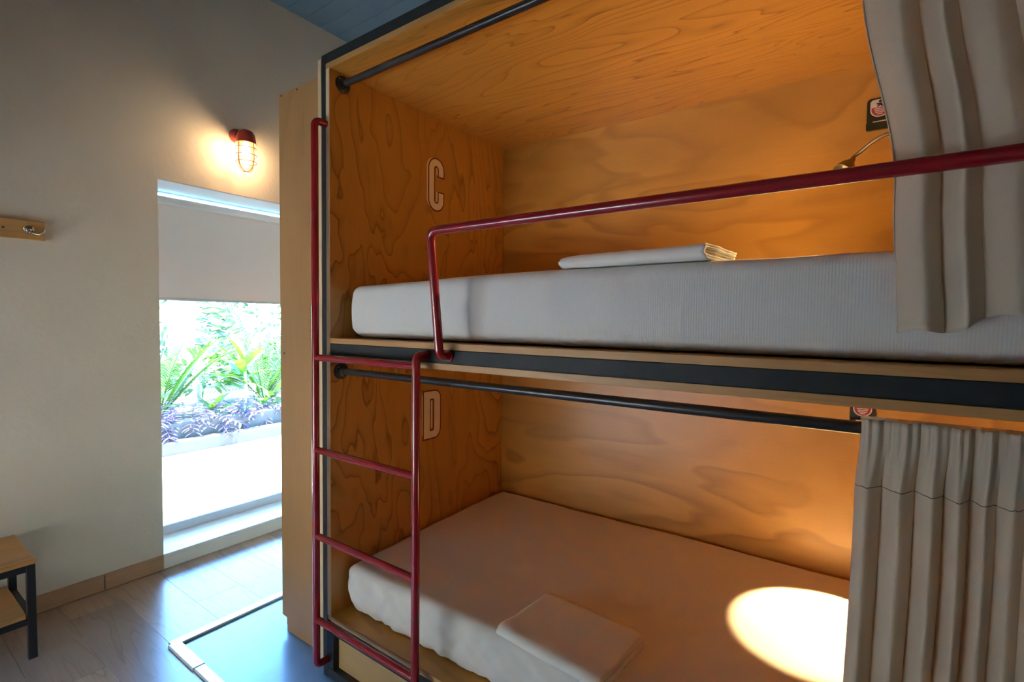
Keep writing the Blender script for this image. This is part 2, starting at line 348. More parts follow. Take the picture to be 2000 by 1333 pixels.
# baseboards
bl = tag(MB().box(XW, XW+.006, YF, WY0-.001, 0, SILL).build('baseboard_left', M['grout']), 'brown tile baseboard along the window wall', 'baseboard', kind='structure')
ys = [WY0-.002, -.283, -.883, -1.483, -2.083, YF]
for a, b_ in zip(ys, ys[1:]):
    MB().rbox(XW+.001, XW+.012, b_+.0025, a-.0025, .002, SILL+.001, .002).build('tile', M['base_tile'], bl)

# roller blind
rb = empty('roller_blind', (-1.585, .46, 1.9), 'half-lowered beige roller blind hanging in the window', 'blind')
MB().rbox(-1.622, -1.568, WY0+.004, WY1-.004, 1.902, 1.942, .010).build('cassette', M['blind_box'], rb, True)
MB().box(-1.601, -1.5995, WY0+.008, WY1-.008, 1.394, 1.910).build('fabric', M['blind'], rb)
MB().rbox(-1.607, -1.593, WY0+.008, WY1-.008, 1.383, 1.397, .004).build('bottom_bar', M['frame_white'], rb)

# ------------------------------------------------------------------ bunk bed
XE = 2.04
bk = empty('bunk_bed', (1.0, .5, 0), 'two-level plywood bunk bed with a dark steel frame', 'bunk bed')
st = M['dark_steel']
def part(name, mat, *box, b=.0015): return MB().rbox(*box, b).build(name, mat, bk)
part('post', st, -.046, -.020, 0, .030, 0, 2.200)
part('post', st, -.046, -.020, .985, 1.015, 0, 2.200)
part('post', st, XE+.020, XE+.046, 0, .030, 0, 2.200)
part('post', st, XE+.020, XE+.046, .985, 1.015, 0, 2.200)
part('top_beam', st, -.0195, XE+.0195, .0005, .030, 2.166, 2.201)
part('middle_beam', st, .001, XE-.001, -.001, .030, 1.1665, 1.2055)
part('lower_beam', st, -.0195, XE+.0195, 0, .030, .166, .214)
part('bottom_beam', M['black_steel'], -.0195, XE+.0195, 0, .030, .004, .036)
part('leg', M['black_steel'], -.0195, .012, .0005, .030, .0365, .1655)
part('leg', M['black_steel'], XE-.012, XE+.0195, .0005, .030, .0365, .1655)
part('side_panel', M['side_ply'], -.0195, 0, .001, 1.0, .2145, 2.1655)
part('side_panel', M['side_ply'], XE, XE+.0195, .001, 1.0, .2145, 2.1655)
part('outer_panel', M['locker_ply'], -.066, -.0465, .001, 1.0, .03, 2.19)
part('edge_strip', M['edge_ply_z'], -.0195, 0, -.0012, .001, .232, 2.147)
part('edge_strip', M['edge_ply_z'], -.066, -.0465, -.0012, .001, .03, 2.19)
part('back_panel', M['back_ply'], 0, XE, 1.0, 1.018, .2145, 2.1655)
part('ceiling_panel', M['top_ply'], .0005, XE, .0, 1.0, 2.147, 2.1655)
part('edge_strip', M['edge_ply'], -.0195, XE, -.0012, .0005, 2.147, 2.1655)
part('upper_bed_board', M['back_ply'], .0005, XE-.0005, 0, .9995, 1.206, 1.224)
part('edge_strip', M['edge_ply'], .0005, XE, -.0012, .0002, 1.206, 1.224)
part('underside_board', M['top_ply'], .0005, XE-.0005, 0, .9995, 1.148, 1.166)
part('edge_strip', M['edge_ply'], .0005, XE, -.0012, .0002, 1.148, 1.166)
part('lower_bed_board', M['back_ply'], .0005, XE-.0005, 0, .9995, .2145, .232)
part('edge_strip', M['edge_ply'], .0005, XE, -.0012, .0002, .2145, .232)
part('base_panel', M['pine'], .0125, XE-.0125, .022, .040, .0365, .1655)

# letters on the side panel: cream shape with dark red outline, cream shade to the left
def stroke(path, wdt, x, closed=False):
    """flat band of given width around a (y,z) centre line, 0.4 mm thick, on the plane x"""
    P = [Vector((0, a, b)) for a, b in path]; n = len(P); L_ = []; R_ = []
    for i, p in enumerate(P):
        if closed: t = (P[(i+1) % n]-P[i-1]).normalized()
        else: t = (P[min(i+1, n-1)]-P[max(i-1, 0)]).normalized()
        nr = Vector((0, -t.z, t.y)); L_.append(p+nr*wdt/2); R_.append(p-nr*wdt/2)
    mb = MB(); V = []; F = []
    for i in range(n):
        for q, xx in ((L_[i], x), (R_[i], x), (L_[i], x-.0004), (R_[i], x-.0004)): V.append((xx, q.y, q.z))
    for i in range(n if closed else n-1):
        a, b_ = 4*i, 4*((i+1) % n)
        F += [(a, a+1, b_+1, b_), (a, b_, b_+2, a+2), (a+1, a+3, b_+3, b_+1), (a+2, b_+2, b_+3, a+3)]
    if not closed: F += [(0, 2, 3, 1), (4*n-4, 4*n-3, 4*n-1, 4*n-2)]
    return mb.add(V, F)
def arc(cy, cz, ry, rz, a0, a1, n=12): return [(cy+ry*math.cos(math.radians(a0+(a1-a0)*k/n)), cz+rz*math.sin(math.radians(a0+(a1-a0)*k/n))) for k in range(n+1)]
cy_, ry_ = .518, .0285
def cpath(dy=0, dz=0, ext=0):
    p = [(cy_+ry_, 1.908-ext)] + arc(cy_, 1.934, ry_, .029, 0, 180) + arc(cy_, 1.805, ry_, .029, 180, 360) + [(cy_+ry_, 1.838+ext)]
    return [(a+dy, b+dz) for a, b in p]
stroke(cpath(-.014, .003), .027, .0006).build('letter_shade', M['letter_fill'], bk)
l = stroke(cpath(0, 0, .005), .0400, .0011).build('letter_outline', M['letter_red'], bk); tag(l, 'dark red outline of the letter C')
l = stroke(cpath(), .0285, .0016).build('letter_face', M['letter_fill'], bk); tag(l, 'cream letter C')
def dpath():
    y0, y1, z0, z1 = .463, .533, .796, .970
    return [(y0, z0), (y0, .85), (y0, .92), (y0, z1)] + arc(y0+.038, z1-.032, y1-y0-.038, .032, 90, 0, 8) + arc(y0+.038, z0+.032, y1-y0-.038, .032, 0, -90, 8)
def poly_letter(outer, inner, x, name, mat):
    mb = MB(); n = len(outer); V = []; F = []
    for (a, b_), (c, d) in zip(outer, inner): V += [(x, a, b_), (x, c, d), (x-.0004, a, b_), (x-.0004, c, d)]
    for i in range(n):
        a, b_ = 4*i, 4*((i+1) % n); F += [(a, a+1, b_+1, b_), (a, b_, b_+2, a+2), (a+1, a+3, b_+3, b_+1), (a+2, b_+2, b_+3, a+3)]
    return mb.add(V, F).build(name, mat, bk)
def dshape(o):
    y0, y1, z0, z1 = .450-o, .548+o, .782-o, .984+o; r = max(.004, .034+o)
    return [(y0, z0), (y0, z1)] + arc(y1-r, z1-r, r, r, 90, 0, 8) + arc(y1-r, z0+r*1.2, r, r*1.2, 0, -90, 8)
def dhole(o):
    y0, y1, z0, z1 = .486-o, .512+o, .812-o, .952+o; r = max(.003, .010+o)
    return [(y0, z0), (y0, z1)] + arc(y1-r, z1-r, r, r, 90, 0, 8) + arc(y1-r, z0+r*1.2, r, r*1.2, 0, -90, 8)
stroke([(a-.008, b-.001) for a, b in [(.461, .80), (.461, .97)]], .026, .0006).build('letter_shade', M['letter_fill'], bk)
stroke([(.4945, .824), (.4945, .944)], .010, .0008).build('letter_shade', M['letter_fill'], bk)
l = poly_letter(dshape(.006), dhole(-.0055), .0011, 'letter_outline', M['letter_red']); tag(l, 'dark red outline of the letter D')
l = poly_letter(dshape(0), dhole(0), .0016, 'letter_face', M['letter_fill']); tag(l, 'cream letter D')

# ------------------------------------------------------------------ wardrobe left of the bunk
wd = empty('wardrobe', (-.25, .5, 0), 'tall plain plywood wardrobe between the window and the bunk bed', 'wardrobe')
mb = MB(); x0, x1, n0 = -.429, -.067, -.390
outl = [(n0, 0), (x1, 0), (x1, 2.185), (x0, 2.185), (x0, .056), (n0, .053)]
V = [(a, .062, b_) for a, b_ in outl] + [(a, .080, b_) for a, b_ in outl]; k = len(outl)
F = [tuple(range(k)), tuple(range(k, 2*k))[::-1]] + [(i, (i+1) % k, (i+1) % k+k, i+k) for i in range(k)]
mb.add(V, F).build('front_panel', M['locker_ply'], wd)
MB().rbox(x0, x0+.018, .0805, 1.13, .0, 2.185).build('side_panel', M['locker_ply'], wd)
MB().rbox(x1-.018, x1, .0805, 1.13, .0, 2.185).build('side_panel', M['locker_ply'], wd)
MB().rbox(x0+.0185, x1-.0185, .0805, 1.13, 2.165, 2.185).build('top_panel', M['locker_ply'], wd)
for sx, sz in ((-.30, 2.175), (-.41, 2.178), (-.40, 1.15), (-.12, .075)):
    MB().lathe([(0, -.001), (.004, -.001), (.004, .001), (0, .001)], (sx, .0615, sz), (0, 1, 0), 10).build('screw', M['screw'], wd)

# ------------------------------------------------------------------ ladder, guard rail, curtain rods
ld_ = empty('bunk_ladder', (.22, -.045, 0), 'red tubular steel ladder at the left end of the bunk bed', 'ladder')
R_ = .0125; lx0, lx1, ly = -.019, .475, -.045
MB().tube(fillet([(lx0, 0.002, 1.962), (lx0, ly, 1.962), (lx0, ly, .070), (lx0, 0.002, .070)], .032), R_).build('post', M['red'], ld_, True)
MB().tube(fillet([(lx1, 0.0, 1.188), (lx1, ly, 1.188), (lx1, ly, .070), (lx1, 0.002, .070)], .034), R_).build('post', M['red'], ld_, True)
for z in (1.158, .838, .5355, .2375):
    MB().tube([(lx0, ly, z), (lx1, ly, z)], .0115).build('rung', M['red'], ld_, True)
gr = empty('guard_rail', (.562, 0, 1.19), 'red tubular steel guard rail across the upper bunk', 'guard rail')
MB().tube(fillet([(.562, 0, 1.190), (.562, -.040, 1.190), (.562, -.078, 1.528), (1.2, -.072, 1.529), (XE-.08, -.066, 1.530), (XE-.08, -.040, 1.190), (XE-.08, 0, 1.190)], .026), R_).build('rail', M['red'], gr, True)
for xx in (.562, XE-.08):
    MB().lathe([(.001, -.006), (.017, -.006), (.017, -.0012), (.001, -.0012)], (xx, 0, 1.190), (0, 1, 0), 20).build('weld_collar', M['red'], gr, True)
def rod(z, y, label):
    e = empty('curtain_rod', (0, y, z), label, 'curtain rod', 'curtain rods of the bunk bed')
    MB().tube([(.004, y, z), (XE-.004, y, z)], .012).build('pole', M['rod'], e, True)
    for xx, s in ((0.0005, 1), (XE-.0005, -1)):
        MB().lathe([(0.001, 0), (.029, 0), (.029, .004), (.026, .007), (.0165, .008), (.0165, .020), (.0125, .021)], (xx, y, z), (s, 0, 0), 28).build('flange', M['rod'], e, True)
        for q in range(3):
            a = q*2*PI/3+.4; MB().lathe([(.0005, .0065), (.0035, .0065), (.0035, .009), (.0005, .0095)], (xx, y+.0215*math.cos(a), z+.0215*math.sin(a)), (s, 0, 0), 8).build('screw', M['chrome'], e)
    return e
rod(2.110, .052, 'black round curtain rod under the ceiling of the upper bunk')
rod(1.106, .042, 'black round curtain rod above the lower bunk')

# ------------------------------------------------------------------ mattresses
def softbox(x0, x1, y0, y1, z0, z1, r, nx, ny, nz_, disp):
    bm = bmesh.new()
    def grid(fn, na, nb):
        g = [[bm.verts.new(fn(i/na, j/nb)) for j in range(nb+1)] for i in range(na+1)]
        for i in range(na):
            for j in range(nb): bm.faces.new((g[i][j], g[i+1][j], g[i+1][j+1], g[i][j+1]))
    X = lambda t: x0+(x1-x0)*t
    Y = lambda t: y0+(y1-y0)*t
    Z = lambda t: z0+(z1-z0)*t
    grid(lambda a, b: (X(a), y0, Z(b)), nx, nz_); grid(lambda a, b: (X(a), y1, Z(b)), nx, nz_)
    grid(lambda a, b: (X(a), Y(b), z1), nx, ny); grid(lambda a, b: (X(a), Y(b), z0), nx, ny)
    grid(lambda a, b: (x0, Y(a), Z(b)), ny, nz_); grid(lambda a, b: (x1, Y(a), Z(b)), ny, nz_)
    bmesh.ops.remove_doubles(bm, verts=bm.verts, dist=1e-5)
    for v in bm.verts:
        p = v.co.copy(); c = Vector((min(max(p.x, x0+r), x1-r), min(max(p.y, y0+r), y1-r), min(max(p.z, z0+r), z1-r)))
        d = p-c
        if d.length > 1e-6: p = c+d.normalized()*r
        v.co = disp(p)
    bmesh.ops.recalc_face_normals(bm, faces=bm.faces)
    mb = MB(); bm.verts.index_update(); mb.add([v.co[:] for v in bm.verts], [[v.index for v in f.verts] for f in bm.faces]); bm.free(); return mb
def sm(a, b, t):
    t = min(max((t-a)/(b-a), 0), 1); return t*t*(3-2*t)
def d_up(p):
    x, y, z = p; top = sm(1.28, 1.41, z); fr = 1-sm(.05, .20, y)
    z += top*(-.016*(1-sm(.05, .75, x)) + .004*nz(x*2.2, y*2.5, 3) + .0025*nz(x*7, y*7, 1))
    y -= fr*(.008*math.sin(PI*min(max((z-1.226)/.19, 0), 1)) + .004*nz(x*2.5, 5, z*6) + .0015*nz(x*11, 2, z*16))
    x -= (1-sm(.0, .25, x))*(.006*math.sin(PI*min(max((z-1.226)/.19, 0), 1)))
    if z < 1.26: x += (1-sm(.02, .2, p.x))*.028*(1.26-z)/.036
    return Vector((x, y, z))
mt1 = empty('mattress', (1.0, .5, 1.226), 'white knit-covered mattress on the upper bunk', 'mattress', 'mattresses of the bunk bed')
softbox(.036, XE-.02, .058, .985, 1.227, 1.424, .03, 150, 60, 24, d_up).build('mattress_cover', M['knit'], mt1, True)
def d_lo(p):
    x, y, z = p; top = sm(.31, .40, z); fr = 1-sm(.05, .16, y); h = min(max((z-.236)/.17, 0), 1)
    z += top*(.006*nz(x*1.6, y*1.8, 7) + .0025*nz(x*5, y*5, 2) + .0016*nz(x*3+y*14, y*3-x*9, 4) + .022*sm(.1, .9, y))
    side = (1-sm(.36, .41, z))
    y += fr*side*(.011*nz(x*16+z*22, 1.3, z*3) + .007*nz(x*34-z*26, 4.1, z*5) - .010*math.sin(PI*h) + .012*(1-sm(.236, .30, z)))
    if p.x < .25:
        k = 1-sm(.02, .25, p.x); x += k*(.030*(1-sm(.24, .30, z)) + .014*nz(2, y*9, z*24) + .010*math.exp(-((h-.45)/.16)**2)) - k*.008*math.sin(PI*h)
    return Vector((x, y, z))
mt2 = empty('mattress', (1.0, .5, .234), 'mattress in a loose white sheet on the lower bunk', 'mattress', 'mattresses of the bunk bed')
softbox(.018, XE-.02, .054, .990, .235, .405, .026, 190, 80, 24, d_lo).build('fitted_sheet', M['sheet'], mt2, True)
def top_lo(x, y):
    q = d_lo(Vector((x, y, .405))); return q.z
def top_up(x, y): return d_up(Vector((x, y, 1.424))).z

# ------------------------------------------------------------------ folded towels
def towel(corner, ux, uy, Lx, Wy, thick, layers, label, seed, base, sag=0):
    """a cloth folded in nested U layers, the fold along the front edge"""
    e = empty('folded_towel', tuple(corner), label, 'towel', 'folded towels on the mattresses')
    ux = Vector(ux).normalized(); uy = Vector(uy).normalized(); up = Vector((0, 0, 1)); t = thick/(2*layers)
    rnd = random.Random(seed)
    for k in range(layers):
        r = thick/2 - t*(k+.5); c = thick/2; back = Wy - rnd.uniform(0, .012); inset = thick/2*.9
        path = [(back, c-r)]; nseg = 16
        for i in range(1, nseg+1): path.append((back+(inset-back)*i/nseg, c-r))
        for i in range(1, 10):
            a = -PI/2 - PI*i/10; path.append((inset+1.25*r*math.cos(a), c+r*math.sin(a)))
        for i in range(nseg+1): path.append((inset+(back-inset)*i/nseg, c+r))
        NX = 44; x_end0 = rnd.uniform(0, .004)+.002*k; x_end1 = Lx - rnd.uniform(0, .010) - .004*k
        V = []; F = []; m_ = len(path)
        for i in range(NX+1):
            a = x_end0+(x_end1-x_end0)*i/NX
            for j, (b_, h) in enumerate(path):
                s = 1 - .55*math.exp(-a/.020) if True else 1       # soft left end
                hh = h*(.62+.38*s) if h > c else h
                hh = hh + (.0022*nz(a*14, b_*14, seed) + .0012*nz(a*40, b_*30, seed+k))*(h/thick)
                skew = .010*nz(a*5, seed, 2)*(b_/Wy) + .004*nz(b_*20, h*100, seed)
                p = Vector(corner)+ux*(a+skew)+uy*(b_)+up*0
                V.append((p.x, p.y, base(p.x, p.y)+.0015+hh))
        for i in range(NX):
            for j in range(m_-1): F.append((i*m_+j, i*m_+j+1, (i+1)*m_+j+1, (i+1)*m_+j))
        o = MB().add(V, F).build('cloth_layer', M['towel'], e, True)
        sl = o.modifiers.new('thickness', 'SOLIDIFY'); sl.thickness = t*.72; sl.offset = 0
        for p_ in o.data.polygons: p_.use_smooth = True
    return e
towel((.705, .045, .43), (.995, -.09, 0), (.09, .995, 0), .335, .235, .036, 3, 'folded white towel lying on the lower bunk', 3, top_lo)
towel((.865, .085, 1.42), (.992, -.10, 0), (.13, .99, 0), .385, .20, .034, 3, 'folded white towel lying on the upper bunk', 11, top_up)

# ------------------------------------------------------------------ curtains
def curtain(name, label, xl, xr, zt, zb, ybase, amp, pitch, seed, zrod, nxx=420, nzz=90, pocket=True):
    """xl, zb: functions; folds from a warped sine, pinched at the rod pocket"""
    e = empty(name, (xl(zt), ybase, zb(0)), label, 'curtain', 'linen curtains of the bunk bed')
    V = []; F = []; rn = lambda a, s: noise.noise(Vector((a, s, seed)))
    for j in range(nzz+1):
        v = j/nzz
        for i in range(nxx+1):
            u = i/nxx; zt_ = zt + .003*rn(u*60, 9.0) + .002*rn(u*25, 4.2); zb_ = zb(u)
            z = zt_ + (zb_-zt_)*v; x = xl(z)+(xr-xl(z))*u
            s = u*(xr-xl(zt)); drop = zt-z
            ph = 2*PI*s/pitch + 2.4*rn(s*9, 1.0) + 1.6*rn(s*5+drop*.5, 2.0) + 1.6*rn(s*7, drop*1.6+3)
            body = sm(.02, .14, drop)
            c = 1-2*abs(math.sin(ph/2))**.95
            fine = math.sin(2*PI*s/(pitch*.36)+2*rn(s*30, 5))*.45 + rn(s*120, 8)*.5
            A = amp*(.85+1.0*rn(s*11, 7.7))*(1+.35*sm(.1, .6, drop))
            y = ybase + body*A*c + (1-body)*.006*fine + (1-body)*.3*amp*c + .006*rn(s*5, drop*2.2)*body + .0022*rn(s*26+drop*4, drop*7)*body
            near = math.exp(-((z-zrod)/.016)**2)
            y = min(y, ybase+.012) if near > .3 else y
            x += body*.30*pitch*math.sin(ph)*.12*sm(0, .06, u)
            V.append((x, y, z))
    for j in range(nzz):
        for i in range(nxx):
            a = j*(nxx+1)+i; F.append((a, a+1, a+nxx+2, a+nxx+1))
    o = MB().add(V, F).build('cloth', M['linen'], e, True)
    for p_ in o.data.polygons: p_.use_smooth = True
    sl = o.modifiers.new('thickness', 'SOLIDIFY'); sl.thickness = .0016; sl.offset = 0
    return e, V, nxx, nzz
def seam(e, V, nxx, row, r=.0007):
    pts = []
    for i in range(0, nxx+1, 2):
        p = Vector(V[row*(nxx+1)+i]); pts.append((p.x, p.y-.0012, p.z))
    MB().tube(pts, r, 5, False).build('stitch_line', M['thread'], e)
e, V, a, b_ = curtain('curtain', 'beige linen curtain hanging at the lower bunk with a gathered top', lambda z: 1.512+.006*sm(1.0, 1.1, z)-.012*sm(.3, 1.0, 1.3-z), XE-.03, 1.128, lambda u: .262, .010, .016, .036, 2.3, 1.106)
seam(e, V, a, 12)
# back layer of the rod pocket
mb = MB(); n = 120; VV = []; FF = []
for j in range(5):
    for i in range(n+1):
        u = i/n; VV.append((1.516+u*(XE-.03-1.516), .058+.002*math.sin(u*160)-.030*(j/4)**2*.9, 1.126-.115*j/4))
for j in range(4):
    for i in range(n): a0 = j*(n+1)+i; FF.append((a0, a0+1, a0+n+2, a0+n+1))
mb.add(VV, FF).build('pocket_back', M['linen'], e, True)
def xl_up(z): return 1.562 - .012*sm(1.28, 1.5, z) - .055*sm(1.52, 1.88, z) - .02*sm(1.88, 2.12, z)
e, V, a, b_ = curtain('curtain', 'beige linen curtain hanging at the upper bunk behind the red rail', xl_up, XE-.03, 2.134, lambda u: 1.277+.030*sm(.05, .35, u)+.006*math.sin(u*30), .008, .022, .066, 8.1, 2.110)
mb = MB(); VV = []; FF = []
for j in range(5):
    for i in range(n+1):
        u = i/n; VV.append((1.478+u*(XE-.03-1.478), .068+.002*math.sin(u*160)-.036*(j/4)**2*.9, 2.132-.115*j/4))
for j in range(4):
    for i in range(n): a0 = j*(n+1)+i; FF.append((a0, a0+1, a0+n+2, a0+n+1))
mb.add(VV, FF).build('pocket_back', M['linen'], e, True)

# ------------------------------------------------------------------ reading lamps and badges on the back panel
def reading_lamp(base, mid, head, aim, label, power, cone):
    e = empty('reading_lamp', base, label, 'lamp', 'reading lamps inside the bunk bed')
    B, Mi, H, A = map(Vector, (base, mid, head, aim)); d = (A-H).normalized()
    MB().lathe([(.001, -.016), (.028, -.016), (.034, -.012), (.034, 0)], base, (0, 1, 0), 28).build('wall_plate', M['brass'], e, True)
    pts = []; s0 = B+Vector((0, -.014, 0)); tail = H-d*.055
    c1 = s0+Vector((0, -.07, .02)); 
    P = [s0, s0+Vector((0, -.05, .01)), Mi, tail-d*.03, tail]
    def cr(p0, p1, p2, p3, t): return .5*((2*p1)+(p2-p0)*t+(2*p0-5*p1+4*p2-p3)*t*t+(-p0+3*p1-3*p2+p3)*t**3)
    Q = [P[0]]+P+[P[-1]]
    for i in range(len(P)-1):
        for k in range(10): pts.append(cr(Q[i], Q[i+1], Q[i+2], Q[i+3], k/10))
    pts.append(P[-1])
    MB().tube(pts, .0055, 12).build('gooseneck', M['brass'], e, True)
    hd = MB().lathe([(.001, -.062), (.008, -.062), (.010, -.050), (.020, -.034), (.027, -.012), (.029, 0), (.027, 0), (.024, -.012), (.012, -.026), (.001, -.028)], H, tuple(d), 28).build('lamp_head', M['brass'], e, True)
    MB().lathe([(.001, -.0255), (.0115, -.0245), (.001, -.0215)], H, tuple(d), 20).build('bulb', M['reflector'], hd, True)
    L_ = bpy.data.lights.new('reading_light', 'SPOT'); L_.energy = power; L_.color = (1, .64, .27); L_.spot_size = math.radians(cone); L_.spot_blend = .08; L_.shadow_soft_size = .012
    lo = bpy.data.objects.new('reading_light', L_); COL.objects.link(lo); lo.location = H-d*.004; lo.rotation_euler = d.to_track_quat('-Z', 'Y').to_euler()
    lo.parent = e; lo.matrix_parent_inverse = Matrix.Translation(-e.location)
    return e
reading_lamp((1.66, 1.0, .72), (1.61, .88, .79), (1.532, .74, .715), (1.466, .652, .43), 'small metal reading lamp on the lower bunk, half hidden by the curtain', READ_W, 66)
reading_lamp((1.66, 1.0, 1.80), (1.560, .86, 1.868), (1.440, .84, 1.768), (1.24, .58, 1.43), 'curved gooseneck reading lamp above the upper bunk', READ_W, 76)
def badge(x0, z0, label):
    """black moulded plate, 7.5 x 10 cm, with a white and red badge"""
    e = empty('wall_badge', (x0+.035, 1.0, z0), label, 'badge', 'black badges on the back panel')
    def plate(outl, y0, y1, name, mat):
        k = len(outl); V = [(x0+a, y0, z0+b_) for a, b_ in outl]+[(x0+a, y1, z0+b_) for a, b_ in outl]
        F = [tuple(range(k)), tuple(range(k, 2*k))[::-1]]+[(i, (i+1) % k, (i+1) % k+k, i+k) for i in range(k)]
        return MB().add(V, F).build(name, mat, e)
    def rr(xa, xb, za, zb, r, n=5, rb=None):
        rb = r if rb is None else rb
        return arc(xb-r, zb-r, r, r, 0, 90, n)+arc(xa+r, zb-r, r, r, 90, 180, n)+arc(xa+rb, za+rb, rb, rb, 180, 270, n)+arc(xb-rb, za+rb, rb, rb, 270, 360, n)
    plate(rr(.001, .071, .022, .102, .012, rb=.010), .990, 1.0, 'plate_body', M['plastic_black'])
    plate(rr(.000, .074, .0, .028, .008), .987, 1.0, 'plate_foot', M['plastic_black'])
    plate(rr(.010, .062, .040, .096, .010, 8, rb=.024), .9885, .990, 'badge_face', M['label_white'])
    plate(rr(.0135, .0585, .043, .070, .002, 8, rb=.021), .9878, .9885, 'badge_shield', M['label_red'])
    # four-armed puzzle figure
    plate(arc(.036, .0895, .0042, .0042, 0, 350, 10), .9878, .9885, 'badge_figure', M['plastic_black'])
    plate([(.026, .084), (.046, .084), (.046, .080), (.040, .079), (.046, .0735), (.040, .0725), (.036, .0765), (.032, .0725), (.026, .0735), (.032, .079), (.026, .080)], .9879, .9885, 'badge_figure', M['plastic_black'])
    for zz, a, b_ in ((.064, .020, .052), (.0585, .022, .050), (.053, .024, .048), (.0475, .029, .043)):
        plate([(a, zz), (b_, zz), (b_, zz+.003), (a, zz+.003)], .9874, .9878, 'print_line', M['label_white'])
    plate([(.018, .023), (.054, .023), (.054, .0262), (.018, .0262)], .9865, .987, 'print_line', M['label_white'])
    return e
badge(1.495, 1.929, 'black badge plate with white and red emblem inside the upper bunk')
badge(1.480, .945, 'black badge plate with white and red emblem just above the rod of the lower bunk')

# ------------------------------------------------------------------ caged wall lamp
LY, LX = .342, -1.258
wlp = empty('wall_lamp', (XW, LY, 2.30), 'red caged wall lamp glowing above the window', 'lamp')
MB().lathe([(.001, 0), (.038, 0), (.038, .012), (.034, .022), (.022, .030), (.018, .034)], (XW, LY, 2.300), (1, 0, 0), 32).build('back_plate', M['lamp_red'], wlp, True)
MB().tube([(XW+.03, LY, 2.288), (LX-.02, LY, 2.288)], .017, 16).build('arm', M['lamp_red'], wlp, True)
MB().lathe([(.001, 2.312), (.018, 2.310), (.034, 2.302), (.044, 2.287), (.047, 2.262), (.050, 2.242), (.053, 2.238), (.049, 2.236), (.044, 2.246), (.040, 2.285), (.001, 2.300)], (LX, LY, 0), (0, 0, 1), 36).build('hood', M['lamp_red'], wlp, True)
MB().lathe([(.038, 2.250), (.040, 2.235), (.041, 2.15), (.036, 2.122), (.022, 2.106), (.001, 2.102)], (LX, LY, 0), (0, 0, 1), 32).build('glass_jar', M['jar'], wlp, True)
MB().lathe([(.001, 2.243), (.010, 2.243), (.011, 2.228), (.017, 2.212), (.020, 2.195), (.017, 2.179), (.009, 2.170), (.001, 2.168)], (LX, LY, 0), (0, 0, 1), 24).build('bulb', M['bulb'], wlp, True)
cg = MB()
for q in range(4):
    a = q*PI/2+.35; pts = [(LX+r*math.cos(a), LY+r*math.sin(a), z) for r, z in ((.049, 2.242), (.050, 2.20), (.051, 2.15), (.048, 2.125), (.038, 2.104), (.022, 2.092), (.001, 2.088))]
    cg.tube(pts, .0024, 8)
for z, r in ((2.212, .0505), (2.176, .0515), (2.138, .0515)):
    cg.tube([(LX+r*math.cos(2*PI*k/36), LY+r*math.sin(2*PI*k/36), z) for k in range(37)], .0021, 8, False)
cg.build('wire_cage', M['cage'], wlp, True)
# ------------------------------------------------------------------ hook board
hb = empty('hook_rail', (XW, -.70, 1.65), 'wooden hook rail on the plastered wall', 'hook rail')
MB().rbox(XW+.0005, XW+.019, -1.16, -.463, 1.609, 1.689, .003).build('board', M['hook_wood'], hb)
def hook(y0, z0, first=True):
    pl_ = MB().lathe([(.001, .0), (.015, .0), (.015, .003), (.012, .006), (.001, .0075)], (XW+.019, y0-.004, z0+.006), (1, 0, 0), 20)
    h = pl_.build('hook', M['chrome'], hb, True)
    for s, rch in ((1, .036), (-1, .026)):
        pts = [(XW+.024, y0+s*.003, z0-.004), (XW+.030, y0+s*.010, z0-.012), (XW+.042, y0+s*rch*.62, z0-.015), (XW+.050, y0+s*rch*.9, z0-.006), (XW+.052, y0+s*rch, z0+.006)]
        MB().tube(pts, [.0045, .004, .0036, .0034, .0042], 10).build('prong', M['chrome'], h, True)
    for dy in (-.008, .002):
        MB().lathe([(.001, 0), (.0028, 0), (.0028, .0015), (.001, .002)], (XW+.0255, y0+dy, z0+.010), (1, 0, 0), 8).build('screw', M['screw'], h)
hook(-.507, 1.647); hook(-.77, 1.647)
MB().lathe([(.001, 0), (.0045, 0), (.0045, .0012), (.001, .0018)], (XW+.019, -.590, 1.650), (1, 0, 0), 10).build('screw', M['screw'], hb)

# ------------------------------------------------------------------ bench
bn = empty('shoe_bench', (-1.16, -1.1, 0), 'low black metal bench with a wooden seat and shelf by the wall', 'bench')
bx0, bx1, by1, by0 = -1.335, -.990, -.585, -1.60
bs = M['black_steel']
TH = .025
for xx in (bx0, bx1-TH):
    for yy in (by1-TH, by0):
        MB().rbox(xx, xx+TH, yy, yy+TH, 0.001, .360, .002).build('leg', bs, bn)
for z0, z1 in ((.3352, .3602), (.135, .157)):
    for xx in (bx0, bx1-TH): MB().rbox(xx+.0005, xx+TH-.0005, by0+TH, by1-TH, z0, z1, .002).build('side_bar', bs, bn)
    for yy in (by1-TH, by0): MB().rbox(bx0+TH, bx1-TH, yy+.0005, yy+TH-.0005, z0, z1, .002).build('end_bar', bs, bn)
for k in range(1):
    MB().rbox(bx0-.002, bx1+.001, by0, by1+.001, .3605, .380, .003).build('seat_board', M['bench_wood'], bn)
MB().rbox(bx0+.002, bx1-.004, by0+.027, by1-.028, .1575, .177, .003).build('shelf_board', M['bench_wood'], bn)

